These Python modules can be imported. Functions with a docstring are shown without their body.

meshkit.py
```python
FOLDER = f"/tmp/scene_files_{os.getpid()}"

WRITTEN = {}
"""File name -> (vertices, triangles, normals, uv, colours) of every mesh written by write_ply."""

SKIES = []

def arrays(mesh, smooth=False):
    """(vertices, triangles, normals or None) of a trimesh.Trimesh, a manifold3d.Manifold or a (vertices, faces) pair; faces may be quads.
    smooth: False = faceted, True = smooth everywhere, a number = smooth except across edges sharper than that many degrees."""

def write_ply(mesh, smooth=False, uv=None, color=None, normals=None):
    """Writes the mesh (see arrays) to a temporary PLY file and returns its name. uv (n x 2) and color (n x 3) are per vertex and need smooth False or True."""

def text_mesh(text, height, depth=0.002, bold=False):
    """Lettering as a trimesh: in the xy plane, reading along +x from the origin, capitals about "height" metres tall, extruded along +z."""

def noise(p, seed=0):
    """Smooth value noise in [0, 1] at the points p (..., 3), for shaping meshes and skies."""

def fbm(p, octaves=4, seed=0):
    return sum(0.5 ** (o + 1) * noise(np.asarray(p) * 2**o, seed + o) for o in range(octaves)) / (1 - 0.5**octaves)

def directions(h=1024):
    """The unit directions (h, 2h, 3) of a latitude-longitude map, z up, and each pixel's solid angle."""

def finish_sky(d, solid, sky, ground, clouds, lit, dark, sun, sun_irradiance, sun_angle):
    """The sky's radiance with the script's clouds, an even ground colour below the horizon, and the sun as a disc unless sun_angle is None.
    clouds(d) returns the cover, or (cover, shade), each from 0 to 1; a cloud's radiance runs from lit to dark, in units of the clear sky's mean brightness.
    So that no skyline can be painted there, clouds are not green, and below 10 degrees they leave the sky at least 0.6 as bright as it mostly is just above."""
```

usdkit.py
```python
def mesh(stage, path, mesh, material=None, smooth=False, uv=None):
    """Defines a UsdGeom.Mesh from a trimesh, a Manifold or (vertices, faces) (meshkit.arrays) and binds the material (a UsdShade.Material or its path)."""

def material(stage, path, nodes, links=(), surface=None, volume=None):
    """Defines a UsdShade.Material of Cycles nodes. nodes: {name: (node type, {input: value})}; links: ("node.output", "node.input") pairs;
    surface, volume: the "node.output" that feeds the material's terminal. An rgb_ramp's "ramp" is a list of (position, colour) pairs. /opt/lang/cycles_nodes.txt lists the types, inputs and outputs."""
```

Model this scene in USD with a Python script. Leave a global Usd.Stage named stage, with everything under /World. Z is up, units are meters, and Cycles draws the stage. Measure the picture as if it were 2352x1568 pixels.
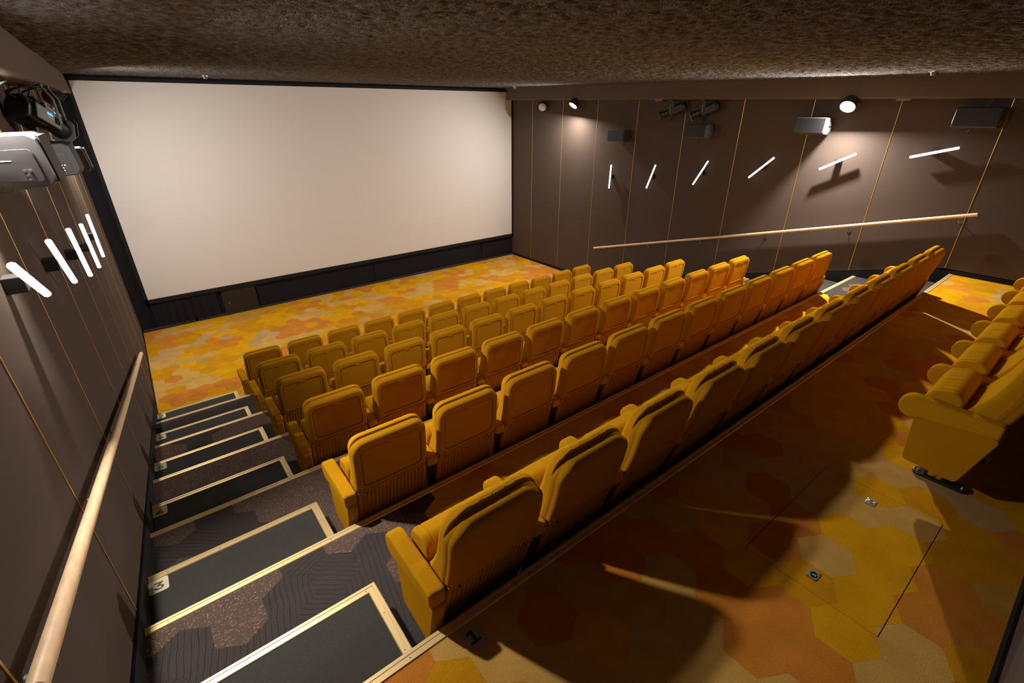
import math, random
import numpy as np
import trimesh
import usdkit, meshkit
from pxr import Usd, UsdGeom, UsdLux, UsdShade, Gf, Sdf, Vt
from shapely.geometry import Polygon, box as sbox

stage = Usd.Stage.CreateInMemory()
UsdGeom.SetStageUpAxis(stage, UsdGeom.Tokens.z)
UsdGeom.SetStageMetersPerUnit(stage, 1.0)
UsdGeom.Xform.Define(stage, '/World')
UsdGeom.Scope.Define(stage, '/World/Looks')
rng = random.Random(7)
PI = math.pi

# ------------------------------------------------------------------ camera, exposure, lamp strength
CAM = (0.598, -1.315, 4.186)
YAW, PITCH, ROLL = math.radians(37.934), math.radians(25.937), math.radians(-0.154)
EXPOSURE = 0.0
LAMP_COLOR = (1.0, 0.91, 0.82)
LAMP_POWER = (6800.0, 3550.0, 2500.0, 2700.0)   # radiance of the lit lenses: far wall rear, far wall front, stair wall rear, stair wall front
LAMP_TILT = (43, 52, 68, 52)               # degrees below level
TUBE = 1.15                                # radiance of the white wall tubes

def camera():
    cy, sy, cp, sp = math.cos(YAW), math.sin(YAW), math.cos(PITCH), math.sin(PITCH)
    f = np.array([sy * cp, cy * cp, -sp]); r = np.array([cy, -sy, 0.0]); u = np.cross(r, f)
    c, s = math.cos(ROLL), math.sin(ROLL)
    r, u = c * r + s * u, -s * r + c * u
    m = np.eye(4); m[:3, 0], m[:3, 1], m[:3, 2], m[:3, 3] = r, u, -f, CAM
    cam = UsdGeom.Camera.Define(stage, '/World/camera')
    cam.AddTransformOp().Set(Gf.Matrix4d(m.T.tolist()))
    cam.CreateHorizontalApertureAttr(36.0); cam.CreateVerticalApertureAttr(24.0)
    cam.CreateFocalLengthAttr(36.0 * 1081.56 / 2352)
    cam.CreateClippingRangeAttr(Gf.Vec2f(0.02, 100))
    cam.CreateExposureAttr(EXPOSURE)
camera()

# ------------------------------------------------------------------ dimensions (metres; x along the rows, y to the screen, z up)
W, YS, YB = 9.95, 10.67, -1.65             # room width, screen wall, back wall
P, R = 1.192, 0.166                        # row pitch, half a tier
MID = 0.561                                # depth of an intermediate step
TOP = 12 * R
AISLE_L, AISLE_R = 1.076, W - 1.13
SEAT0, SP = 1.51, 0.6201
CEIL = lambda y: 4.63 + 0.0166 * y
SOFF = lambda y: 4.33 + 0.0155 * y
tier = lambda k: TOP - 2 * R * (k - 1)     # floor height of row k
nose = lambda y: TOP - 2 * R / P * y       # the line over the tier edges
SD = 0.27                                  # soffit depth

# ------------------------------------------------------------------ names, labels, prims
used = {}
def numbered(path):
    k = used.get(path, -1) + 1
    used[path] = k
    return path if k == 0 else f'{path}_{k:03d}'

def tag(prim, label=None, cat=None, group=None, kind=None):
    p = prim.GetPrim() if hasattr(prim, 'GetPrim') else prim
    for k, v in (('label', label), ('category', cat), ('group', group), ('kind', kind)):
        if v: p.SetCustomDataByKey(k, v)
    return p

def thing(name, label=None, cat=None, loc=(0, 0, 0), group=None, kind=None, m=None):
    x = UsdGeom.Xform.Define(stage, numbered('/World/' + name))
    if m is not None: x.AddTransformOp().Set(Gf.Matrix4d(np.asarray(m).T.tolist()))
    else: x.AddTranslateOp().Set(Gf.Vec3d(*map(float, loc)))
    return tag(x, label, cat, group, kind)

def part(name, parent, label=None, kind=None):
    x = UsdGeom.Xform.Define(stage, numbered(f'{parent.GetPath()}/{name}'))
    return tag(x, label, None, None, kind)

def obj(name, mesh, mat, parent=None, smooth=35, color=None, label=None, kind=None):
    base = '/World' if parent is None else str(parent.GetPath())
    m = usdkit.mesh(stage, numbered(f'{base}/{name}'), mesh, mat, smooth=smooth)
    if color is not None:
        c = np.asarray(color, np.float32)
        pv = UsdGeom.PrimvarsAPI(m).CreatePrimvar('tilecol', Sdf.ValueTypeNames.Color3fArray, 'constant' if c.ndim == 1 else 'vertex')
        pv.Set(Vt.Vec3fArray.FromNumpy(c.reshape(-1, 3)))
    return tag(m, label, None, None, kind)

def copy(src, loc, label, group=None):
    d = src.GetCustomData()
    x = UsdGeom.Xform.Define(stage, numbered('/World/' + src.GetName().rstrip('0123456789').rstrip('_')))
    x.GetPrim().GetReferences().AddInternalReference(src.GetPath())
    x.ClearXformOpOrder(); x.AddTranslateOp().Set(Gf.Vec3d(*map(float, loc)))
    x.GetPrim().SetInstanceable(True)
    return tag(x, label, d['category'], group or d.get('group'))

# ------------------------------------------------------------------ mesh helpers
def cat(*ms):
    ms = [m for m in ms if m is not None]
    v, f, n = [], [], 0
    for m in ms:
        mv, mf = (np.asarray(m.vertices), np.asarray(m.faces)) if hasattr(m, 'faces') else m
        v.append(mv); f.append(mf + n); n += len(mv)
    return trimesh.Trimesh(np.vstack(v), np.vstack(f), process=False)

def bx(x0, x1, y0, y1, z0, z1, c=0.0):
    """A box, its edges chamfered by c."""
    if c <= 0:
        m = trimesh.creation.box([x1 - x0, y1 - y0, z1 - z0])
        m.apply_translation([(x0 + x1) / 2, (y0 + y1) / 2, (z0 + z1) / 2])
        return m
    pts = []
    for i, (a, b) in enumerate(((x0, x1), (y0, y1), (z0, z1))): pass
    for sx in (0, 1):
        for sy in (0, 1):
            for sz in (0, 1):
                p = np.array([(x0, x1)[sx], (y0, y1)[sy], (z0, z1)[sz]], float)
                s = np.array([1 - 2 * sx, 1 - 2 * sy, 1 - 2 * sz]) * c
                for k in range(3):
                    q = p + s; q[k] = p[k]; pts.append(q)
    return trimesh.convex.convex_hull(np.array(pts))

def loft(secs, closed=True):
    """Skins closed sections of equal length; ends are fanned."""
    secs = [np.asarray(s, float) for s in secs]
    k = len(secs[0]); v = np.vstack(secs + [secs[0].mean(0)[None], secs[-1].mean(0)[None]])
    f = []
    i = np.arange(k); j = (i + 1) % k
    for s in range(len(secs) - 1):
        a, b = s * k, (s + 1) * k
        f.append(np.stack([a + i, a + j, b + j], 1)); f.append(np.stack([a + i, b + j, b + i], 1))
    n = len(secs) * k
    f.append(np.stack([np.full(k, n), j, i], 1))
    e = (len(secs) - 1) * k
    f.append(np.stack([np.full(k, n + 1), e + i, e + j], 1))
    m = trimesh.Trimesh(v, np.vstack(f), process=False)
    if m.volume < 0: m.invert()
    return m

def resample(pts, n):
    p = np.vstack([pts, pts[:1]]); d = np.r_[0, np.cumsum(np.linalg.norm(np.diff(p, axis=0), axis=1))]
    t = np.linspace(0, d[-1], n, endpoint=False)
    return np.stack([np.interp(t, d, p[:, 0]), np.interp(t, d, p[:, 1])], 1)

def rpoly(pts, r, n=48):
    """A polygon with rounded corners (counter-clockwise), n points."""
    g = Polygon(pts).buffer(-r, join_style=2).buffer(r, quad_segs=6)
    c = np.array(g.exterior.coords)[:-1]
    if Polygon(c).exterior.is_ccw is False: c = c[::-1]
    return resample(c, n)

def inset(p, d):
    t = np.roll(p, -1, 0) - np.roll(p, 1, 0); t /= np.linalg.norm(t, axis=1, keepdims=True) + 1e-12
    return p + np.stack([-t[:, 1], t[:, 0]], 1) * d

def slab(p2, a0, a1, r, axis='x', n=4, warp=None):
    """A flat shape p2 extruded from a0 to a1 with rounded edges of radius r. axis: the extrusion axis; p2 gives the other two in order."""
    secs = []
    th = np.linspace(0, PI / 2, n)
    for a, sgn in ((a0, 1), (a1, -1)):
        ss = []
        for t in th:
            q = inset(p2, r * (1 - math.sin(t)))
            h = a + sgn * r * (1 - math.cos(t))
            c = {'x': (np.full(len(q), h), q[:, 0], q[:, 1]), 'y': (q[:, 0], np.full(len(q), h), q[:, 1]), 'z': (q[:, 0], q[:, 1], np.full(len(q), h))}[axis]
            ss.append(np.stack(c, 1))
        secs += ss if sgn > 0 else ss[::-1]
    if warp is not None: secs = [warp(s) for s in secs]
    return loft(secs)

def cyl(p0, p1, r0, r1=None, n=16):
    p0, p1 = np.asarray(p0, float), np.asarray(p1, float); r1 = r0 if r1 is None else r1
    d = p1 - p0; d /= np.linalg.norm(d)
    a = np.cross(d, [0, 0, 1] if abs(d[2]) < .9 else [1, 0, 0]); a /= np.linalg.norm(a); b = np.cross(d, a)
    t = np.linspace(0, 2 * PI, n, endpoint=False)
    ring = lambda p, r: p + r * (np.cos(t)[:, None] * a + np.sin(t)[:, None] * b)
    return loft([ring(p0, r0), ring(p1, r1)])

def capsule(p0, p1, r, n=14, k=4, flat=1.0):
    p0, p1 = np.asarray(p0, float), np.asarray(p1, float)
    d = p1 - p0; d /= np.linalg.norm(d)
    a = np.cross(d, [0, 0, 1] if abs(d[2]) < .9 else [1, 0, 0]); a /= np.linalg.norm(a); b = np.cross(d, a)
    t = np.linspace(0, 2 * PI, n, endpoint=False)
    ring = lambda p, q: p + q * (np.cos(t)[:, None] * a + np.sin(t)[:, None] * b)
    s = [ring(p0 - d * flat * r * (math.cos(e) - 0), r * math.sin(e)) for e in np.linspace(0.15, PI / 2, k)]
    s += [ring(p1 + d * flat * r * math.cos(e), r * math.sin(e)) for e in np.linspace(PI / 2, 0.15, k)]
    return loft(s)

def tube(pts, r, n=8):
    p = np.asarray(pts, float); t = np.gradient(p, axis=0); t /= np.linalg.norm(t, axis=1, keepdims=True)
    up = np.array([0.31, 0.2, 0.93]); secs = []
    ang = np.linspace(0, 2 * PI, n, endpoint=False)
    for q, d in zip(p, t):
        a = np.cross(d, up); a /= np.linalg.norm(a) + 1e-9; b = np.cross(d, a)
        secs.append(q + r * (np.cos(ang)[:, None] * a + np.sin(ang)[:, None] * b))
    return loft(secs)

def bez(p, n=14):
    p = np.asarray(p, float); t = np.linspace(0, 1, n)[:, None]
    if len(p) == 3: return (1 - t) ** 2 * p[0] + 2 * t * (1 - t) * p[1] + t * t * p[2]
    return (1 - t) ** 3 * p[0] + 3 * t * (1 - t) ** 2 * p[1] + 3 * t * t * (1 - t) * p[2] + t ** 3 * p[3]

def prism_x(p2, x0, x1):
    """yz polygon between x0 and x1, faceted."""
    p2 = np.asarray(p2, float)
    g = Polygon(p2); m = trimesh.creation.extrude_polygon(g, x1 - x0, engine='earcut')
    v = m.vertices
    return trimesh.Trimesh(np.stack([v[:, 2] + x0, v[:, 0], v[:, 1]], 1), m.faces, process=False)

# ------------------------------------------------------------------ materials
L = '/World/Looks/'
def simple(name, col, rough=0.6, metal=0.0, spec=0.5, bump=None, emis=None, es=0.0):
    n = {'p': ('principled_bsdf', {'base_color': col, 'roughness': rough, 'metallic': metal, 'specular_ior_level': spec})}
    if emis is not None: n['p'][1].update(emission_color=emis, emission_strength=es)
    links = []
    if bump:
        n['tc'] = ('texture_coordinate', {}); n['n'] = ('noise_texture', {'scale': bump[0], 'detail': 3.0}); n['b'] = ('bump', {'strength': bump[1], 'distance': bump[2]})
        links = [('tc.object', 'n.vector'), ('n.fac', 'b.height'), ('b.normal', 'p.normal')]
    return usdkit.material(stage, L + name, n, links, surface='p.BSDF')

def fabric(name, a, b, scale=300, bump=0.25):
    """Woven cloth: two close tones by fine noise, a broad drift in tone, fine relief."""
    return usdkit.material(stage, L + name, {
        'tc': ('texture_coordinate', {}), 'n': ('noise_texture', {'scale': scale, 'detail': 2.0, 'roughness': 0.7}),
        'm': ('mix', {'color1': a, 'color2': b}), 'bp': ('bump', {'strength': bump, 'distance': 0.002}),
        'p': ('diffuse_bsdf', {'roughness': 0.3})},
        [('tc.object', 'n.vector'), ('n.fac', 'm.fac'), ('m.color', 'p.color'), ('n.fac', 'bp.height'), ('bp.normal', 'p.normal')], surface='p.BSDF')

M = {}
M['velvet'] = fabric('mustard_velvet', (0.52, 0.252, 0.008), (0.62, 0.310, 0.011), 260)
M['velvet_back'] = fabric('mustard_back_cloth', (0.43, 0.203, 0.008), (0.52, 0.252, 0.010), 320)
M['wall'] = fabric('brown_wall_cloth', (0.088, 0.067, 0.056), (0.128, 0.099, 0.084), 420, bump=0.35)
M['soffit'] = fabric('brown_soffit_paint', (0.135, 0.106, 0.090), (0.17, 0.135, 0.115), 300, bump=0.3)
M['black'] = simple('black_matt', (0.012, 0.012, 0.014), 0.8, spec=0.2)
M['black_cloth'] = fabric('black_cloth', (0.013, 0.013, 0.016), (0.023, 0.022, 0.026), 300)
M['black_plastic'] = simple('black_plastic', (0.02, 0.02, 0.021), 0.45)
M['black_metal'] = simple('black_painted_metal', (0.018, 0.018, 0.018), 0.35, spec=0.6)
M['grey_plastic'] = simple('grey_speaker_cabinet', (0.062, 0.062, 0.066), 0.40, bump=(500, 0.1, 0.001))
M['grille'] = simple('speaker_grille', (0.03, 0.03, 0.032), 0.6, metal=0.3, bump=(900, 0.3, 0.001))
M['grey_panel'] = simple('grey_control_panel', (0.21, 0.21, 0.22), 0.5)
M['steel'] = simple('brushed_steel', (0.75, 0.75, 0.77), 0.28, metal=1.0)
M['dark_steel'] = simple('dark_steel', (0.22, 0.22, 0.22), 0.4, metal=1.0)
M['gold_strip'] = simple('gold_strip', (0.72, 0.46, 0.13), 0.35, metal=0.75)
M['nosing'] = simple('pale_gold_aluminium', (0.84, 0.64, 0.31), 0.42, metal=0.55)
M['screen'] = simple('screen_white', (0.67, 0.645, 0.62), 0.9, spec=0.1)
M['plate'] = simple('cream_plate', (0.78, 0.72, 0.52), 0.5)
M['plate_grey'] = simple('grey_plate', (0.34, 0.32, 0.30), 0.5)
M['ink'] = simple('olive_ink', (0.10, 0.085, 0.03), 0.6)
M['ink_black'] = simple('black_ink', (0.01, 0.01, 0.01), 0.6)
M['hatch_wood'] = fabric('dark_hatch_board', (0.032, 0.025, 0.018), (0.05, 0.038, 0.026), 120)
M['tube_white'] = simple('tube_glow', (0.9, 0.9, 0.9), 0.4, emis=(1.0, 0.95, 0.97), es=TUBE)
M['lcd'] = simple('blue_display', (0.02, 0.1, 0.2), 0.3, emis=(0.10, 0.55, 1.0), es=1.2)
M['lens_lit'] = simple('lit_lens', (0.9, 0.9, 0.9), 0.4, emis=LAMP_COLOR, es=30.0)
M['lens_off'] = simple('unlit_lens', (0.45, 0.43, 0.40), 0.3)
M['wire'] = simple('copper_wire', (0.35, 0.13, 0.05), 0.5)
M['white_plastic'] = simple('white_plastic', (0.7, 0.7, 0.7), 0.3)
M['mat'] = usdkit.material(stage, L + 'dark_step_mat', {
    'g': ('geometry', {}), 'mp': ('mapping', {'scale': (0.4, 1, 1)}), 'w': ('wave_texture', {'bands_direction': 'y', 'scale': 55.0, 'distortion': 5.0, 'detail': 3.0, 'detail_scale': 4.0}),
    'r': ('rgb_ramp', {'ramp': [(0, (0.034, 0.032, 0.029)), (1, (0.056, 0.053, 0.047))]}), 'b': ('bump', {'strength': 0.3, 'distance': 0.002}), 'p': ('principled_bsdf', {'roughness': 0.8, 'specular_ior_level': 0.3})},
    [('g.position', 'mp.vector'), ('mp.vector', 'w.vector'), ('w.fac', 'r.fac'), ('r.color', 'p.base_color'), ('w.fac', 'b.height'), ('b.normal', 'p.normal')], surface='p.BSDF')
M['wood'] = usdkit.material(stage, L + 'pale_rail_wood', {
    'g': ('geometry', {}), 'mp': ('mapping', {'scale': (30, 1.2, 30)}), 'n': ('noise_texture', {'scale': 1.5, 'detail': 4.0, 'distortion': 0.6}),
    'r': ('rgb_ramp', {'ramp': [(0.3, (0.70, 0.47, 0.26)), (0.7, (0.84, 0.61, 0.38))]}), 'p': ('principled_bsdf', {'roughness': 0.42, 'specular_ior_level': 0.4})},
    [('g.position', 'mp.vector'), ('mp.vector', 'n.vector'), ('n.fac', 'r.fac'), ('r.color', 'p.base_color')], surface='p.BSDF')
M['ceiling'] = usdkit.material(stage, L + 'sprayed_ceiling', {
    'g': ('geometry', {}), 'n': ('noise_texture', {'scale': 58.0, 'detail': 2.0, 'roughness': 0.6}), 'n2': ('noise_texture', {'scale': 18.0, 'detail': 3.0}),
    'r': ('rgb_ramp', {'ramp': [(0.32, (0.095, 0.090, 0.089)), (0.7, (0.235, 0.224, 0.223))]}), 'b': ('bump', {'strength': 1.0, 'distance': 0.035}), 'p': ('diffuse_bsdf', {})},
    [('g.position', 'n.vector'), ('g.position', 'n2.vector'), ('n2.fac', 'r.fac'), ('r.color', 'p.color'), ('n.fac', 'b.height'), ('b.normal', 'p.normal')], surface='p.BSDF')
M['carpet'] = usdkit.material(stage, L + 'warm_carpet_pile', {
    'a': ('attribute', {'attribute': 'tilecol'}), 'g': ('geometry', {}), 'n': ('noise_texture', {'scale': 260.0, 'detail': 2.0, 'roughness': 0.7}), 'n2': ('noise_texture', {'scale': 6.0, 'detail': 3.0}),
    'r': ('rgb_ramp', {'ramp': [(0.25, (0.62, 0.60, 0.58)), (0.75, (1.12, 1.12, 1.12))]}), 'r2': ('rgb_ramp', {'ramp': [(0.3, (0.86, 0.86, 0.86)), (0.7, (1.05, 1.05, 1.05))]}),
    'm': ('mix', {'mix_type': 'multiply', 'fac': 1.0}), 'm2': ('mix', {'mix_type': 'multiply', 'fac': 1.0}), 'b': ('bump', {'strength': 0.7, 'distance': 0.006}),
    'p': ('diffuse_bsdf', {})},
    [('g.position', 'n.vector'), ('g.position', 'n2.vector'), ('n.fac', 'r.fac'), ('n2.fac', 'r2.fac'), ('a.color', 'm.color1'), ('r.color', 'm.color2'), ('m.color', 'm2.color1'), ('r2.color', 'm2.color2'),
     ('m2.color', 'p.color'), ('n.fac', 'b.height'), ('b.normal', 'p.normal')], surface='p.BSDF')

def dark_carpet(name, ang, speck):
    nodes = {'g': ('geometry', {}), 'mp': ('mapping', {'rotation': (0, 0, ang)}), 'w': ('wave_texture', {'bands_direction': 'x', 'scale': 80.0 if not speck else 55.0, 'distortion': 1.2, 'detail': 2.0, 'detail_scale': 3.0}),
             'w2': ('wave_texture', {'bands_direction': 'x', 'scale': 10.0, 'distortion': 3.5, 'detail': 2.0, 'detail_scale': 0.7}), 'r2': ('rgb_ramp', {'ramp': [(0.0, (0.5, 0.5, 0.5)), (0.06, (1, 1, 1))]}),
             'r': ('rgb_ramp', {'ramp': [(0, (0.044, 0.038, 0.037)), (1, (0.096, 0.083, 0.081))] if not speck else [(0, (0.054, 0.041, 0.036)), (1, (0.18, 0.132, 0.112))]}),
             'm': ('mix', {'mix_type': 'multiply', 'fac': 1.0 if not speck else 0.0}), 'b': ('bump', {'strength': 0.5, 'distance': 0.004}), 'p': ('diffuse_bsdf', {})}
    links = [('g.position', 'mp.vector'), ('mp.vector', 'w.vector'), ('mp.vector', 'w2.vector'), ('w.fac', 'r.fac'), ('w2.fac', 'r2.fac'), ('r.color', 'm.color1'), ('r2.color', 'm.color2'), ('w.fac', 'b.height'), ('b.normal', 'p.normal')]
    if speck:
        nodes['mp2'] = ('mapping', {'scale': (1.0, 0.35, 1.0)})
        nodes['n'] = ('noise_texture', {'scale': 170.0, 'detail': 1.0}); nodes['rs'] = ('rgb_ramp', {'ramp': [(0.60, (0, 0, 0)), (0.66, (1, 1, 1))]})
        nodes['ms'] = ('mix', {'color2': (0.36, 0.19, 0.10)})
        links += [('mp.vector', 'mp2.vector'), ('mp2.vector', 'n.vector'), ('n.fac', 'rs.fac'), ('rs.color', 'ms.fac'), ('m.color', 'ms.color1'), ('ms.color', 'p.color')]
    else:
        links.append(('m.color', 'p.color'))
    return usdkit.material(stage, L + name, nodes, links, surface='p.BSDF')
DARK = [[dark_carpet(f'charcoal_ribbed_{w}', a, False) for w, a in (('straight', 0.15), ('slanted', 1.2), ('crossed', 2.25))], [dark_carpet(f'copper_specked_{w}', a, True) for w, a in (('straight', 1.5), ('slanted', 0.5), ('crossed', 2.5))]]

# ================================================================== STRUCTURE
STR = dict(kind='structure')
# ---- hexagonal carpet tiles
HW, HS = 0.2634, 0.1521                    # flat to flat, side
X0, Y0 = 2.6817, -1.175                    # the centre of one tile
hexpoly = lambda cx, cy: Polygon([(cx + HS * math.cos(PI / 6 + k * PI / 3), cy + HS * math.sin(PI / 6 + k * PI / 3)) for k in range(6)])
def hex_grid(region, y0=Y0, x0=X0):
    a, b, c, d = region.bounds
    out = []
    for j in range(int((b - y0) / 0.2282) - 3, int((d - y0) / 0.2282) + 4):
        for i in range(int((a - x0) / HW) - 3, int((c - x0) / HW) + 4):
            cx, cy = x0 + HW * (i + 0.5 * (j % 2)), y0 + 0.2282 * j
            g = hexpoly(cx, cy).intersection(region)
            if g.area > 2e-4:
                g = max(getattr(g, 'geoms', [g]), key=lambda q: q.area)
                out.append((cx, cy, g))
    return out
def tile_mesh(g, z, lift=0.0, gap=0.0002, th=0.006):
    g = g.buffer(-gap, join_style=2)
    if g.is_empty: return None
    g = max(getattr(g, 'geoms', [g]), key=lambda q: q.area)
    m = trimesh.creation.extrude_polygon(g, th + lift, engine='earcut'); m.apply_translation((0, 0, z - th))
    return m
YELLOW, GOLD, ORANGE, TAN, GREY, MUST = (0.86, 0.435, 0.012), (0.76, 0.355, 0.014), (0.76, 0.285, 0.040), (0.76, 0.455, 0.115), (0.66, 0.42, 0.165), (0.70, 0.39, 0.055)
PAL = [YELLOW, GOLD, ORANGE, TAN, GREY, MUST]
crng = random.Random(21)
SEEDS = np.array([(crng.uniform(0, W), crng.uniform(YB, YS)) for _ in range(620)])
SEEDC = [crng.choices(PAL, weights=(26, 20, 22, 20, 5, 7))[0] for _ in SEEDS]
def warm_color(cx, cy):
    """Tile colours come in small groups, as laid in the hall."""
    c = SEEDC[int(np.argmin(((SEEDS - (cx, cy)) ** 2 * (0.8, 1.3)).sum(1)))] if rng.random() < .8 else rng.choices(PAL, weights=(26, 20, 22, 20, 5, 7))[0]
    s = 1 + rng.uniform(-0.05, 0.05)
    return tuple(x * s for x in c)
NEAR = {(2.68, -1.175): YELLOW, (2.55, -.947): ORANGE, (2.42, -1.175): ORANGE, (2.29, -.947): ORANGE, (2.16, -1.175): TAN, (2.29, -1.175): TAN, (2.81, -1.403): TAN, (2.55, -1.403): TAN, (2.29, -1.403): ORANGE, (2.945, -1.175): YELLOW, (2.81, -.947): GOLD, (3.08, -.947): TAN,
        (3.21, -1.175): YELLOW, (3.34, -.947): YELLOW, (3.60, -.947): TAN, (3.87, -.947): YELLOW, (3.47, -1.175): YELLOW, (3.735, -1.175): TAN, (3.08, -1.403): ORANGE, (3.34, -1.403): ORANGE, (3.21, -1.63): ORANGE, (3.60, -1.403): GOLD,
        (3.87, -1.403): GOLD, (3.47, -1.63): MUST, (3.735, -1.63): GOLD, (4.0, -1.63): ORANGE, (4.0, -1.175): GOLD, (4.13, -1.403): GREY, (2.945, -1.63): GOLD, (4.26, -1.175): GREY, (0.97, -.035): ORANGE, (1.10, -.263): GOLD, (1.23, -.035): TAN, (1.37, -.263): TAN,
        (0.84, -.263): ORANGE, (1.50, -.035): TAN, (0.97, -.49): GOLD, (1.23, -.49): GOLD}
def near_color(cx, cy):
    for (a, b), c in NEAR.items():
        if abs(a - cx) < 0.04 and abs(b - cy) < 0.04: return c
    return warm_color(cx, cy)

def lay_warm(parent, region, z, color_of, limit=300, cut=None):
    tiles = hex_grid(region)
    tiles.sort(key=lambda t: (t[0] - CAM[0]) ** 2 + (t[1] - CAM[1]) ** 2)
    rest = []
    for n, (cx, cy, g) in enumerate(tiles):
        col = color_of(cx, cy); lift = rng.uniform(0, .0003)
        for q in ([g] if cut is None else [g.difference(cut.buffer(.0022, join_style=2)), g.intersection(cut.buffer(-.001, join_style=2))]):
            for s in getattr(q, 'geoms', [q]):
                if s.area < 3e-5: continue
                m = tile_mesh(s, z, lift)
                if m is None: continue
                if used.get(f'{parent.GetPath()}/carpet_tile', -1) < limit - 1: obj('carpet_tile', m, M['carpet'], parent, smooth=False, color=col)
                else: rest.append((m, col))
    if rest:
        obj('carpet_tiles', cat(*[m for m, c in rest]), M['carpet'], parent, smooth=False, color=np.vstack([np.tile(c, (len(m.vertices), 1)) for m, c in rest]), kind='stuff')
def dark_mat(cx, cy):
    h = int(np.argmin(((SEEDS - (cx, cy)) ** 2).sum(1)))
    return DARK[int(h * 7 % 5 < 3) if rng.random() < .8 else rng.randrange(2)][rng.randrange(3)]
def lay_dark(parent, region, z):
    for cx, cy, g in hex_grid(region, *dark_phase(z)):
        m = tile_mesh(g, z, rng.uniform(0, .0003))
        if m is not None: obj('carpet_tile', m, dark_mat(cx, cy), parent, smooth=False)
def dark_phase(z):
    return (0.92, 0.43) if abs(z - tier(2)) < .01 else (2.08, 0.56) if abs(z - tier(3)) < .01 else (Y0, X0)

# ---- front floor
fl = thing('floor', 'flat front floor of yellow, orange and tan hexagon carpet before the screen', 'floor', **STR)
obj('floor_slab', bx(0, W, 5 * P, YS, -0.2, -0.006), M['black'], fl)
lay_warm(fl, sbox(0.0, 5 * P, W, YS), 0.0, warm_color)

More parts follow.
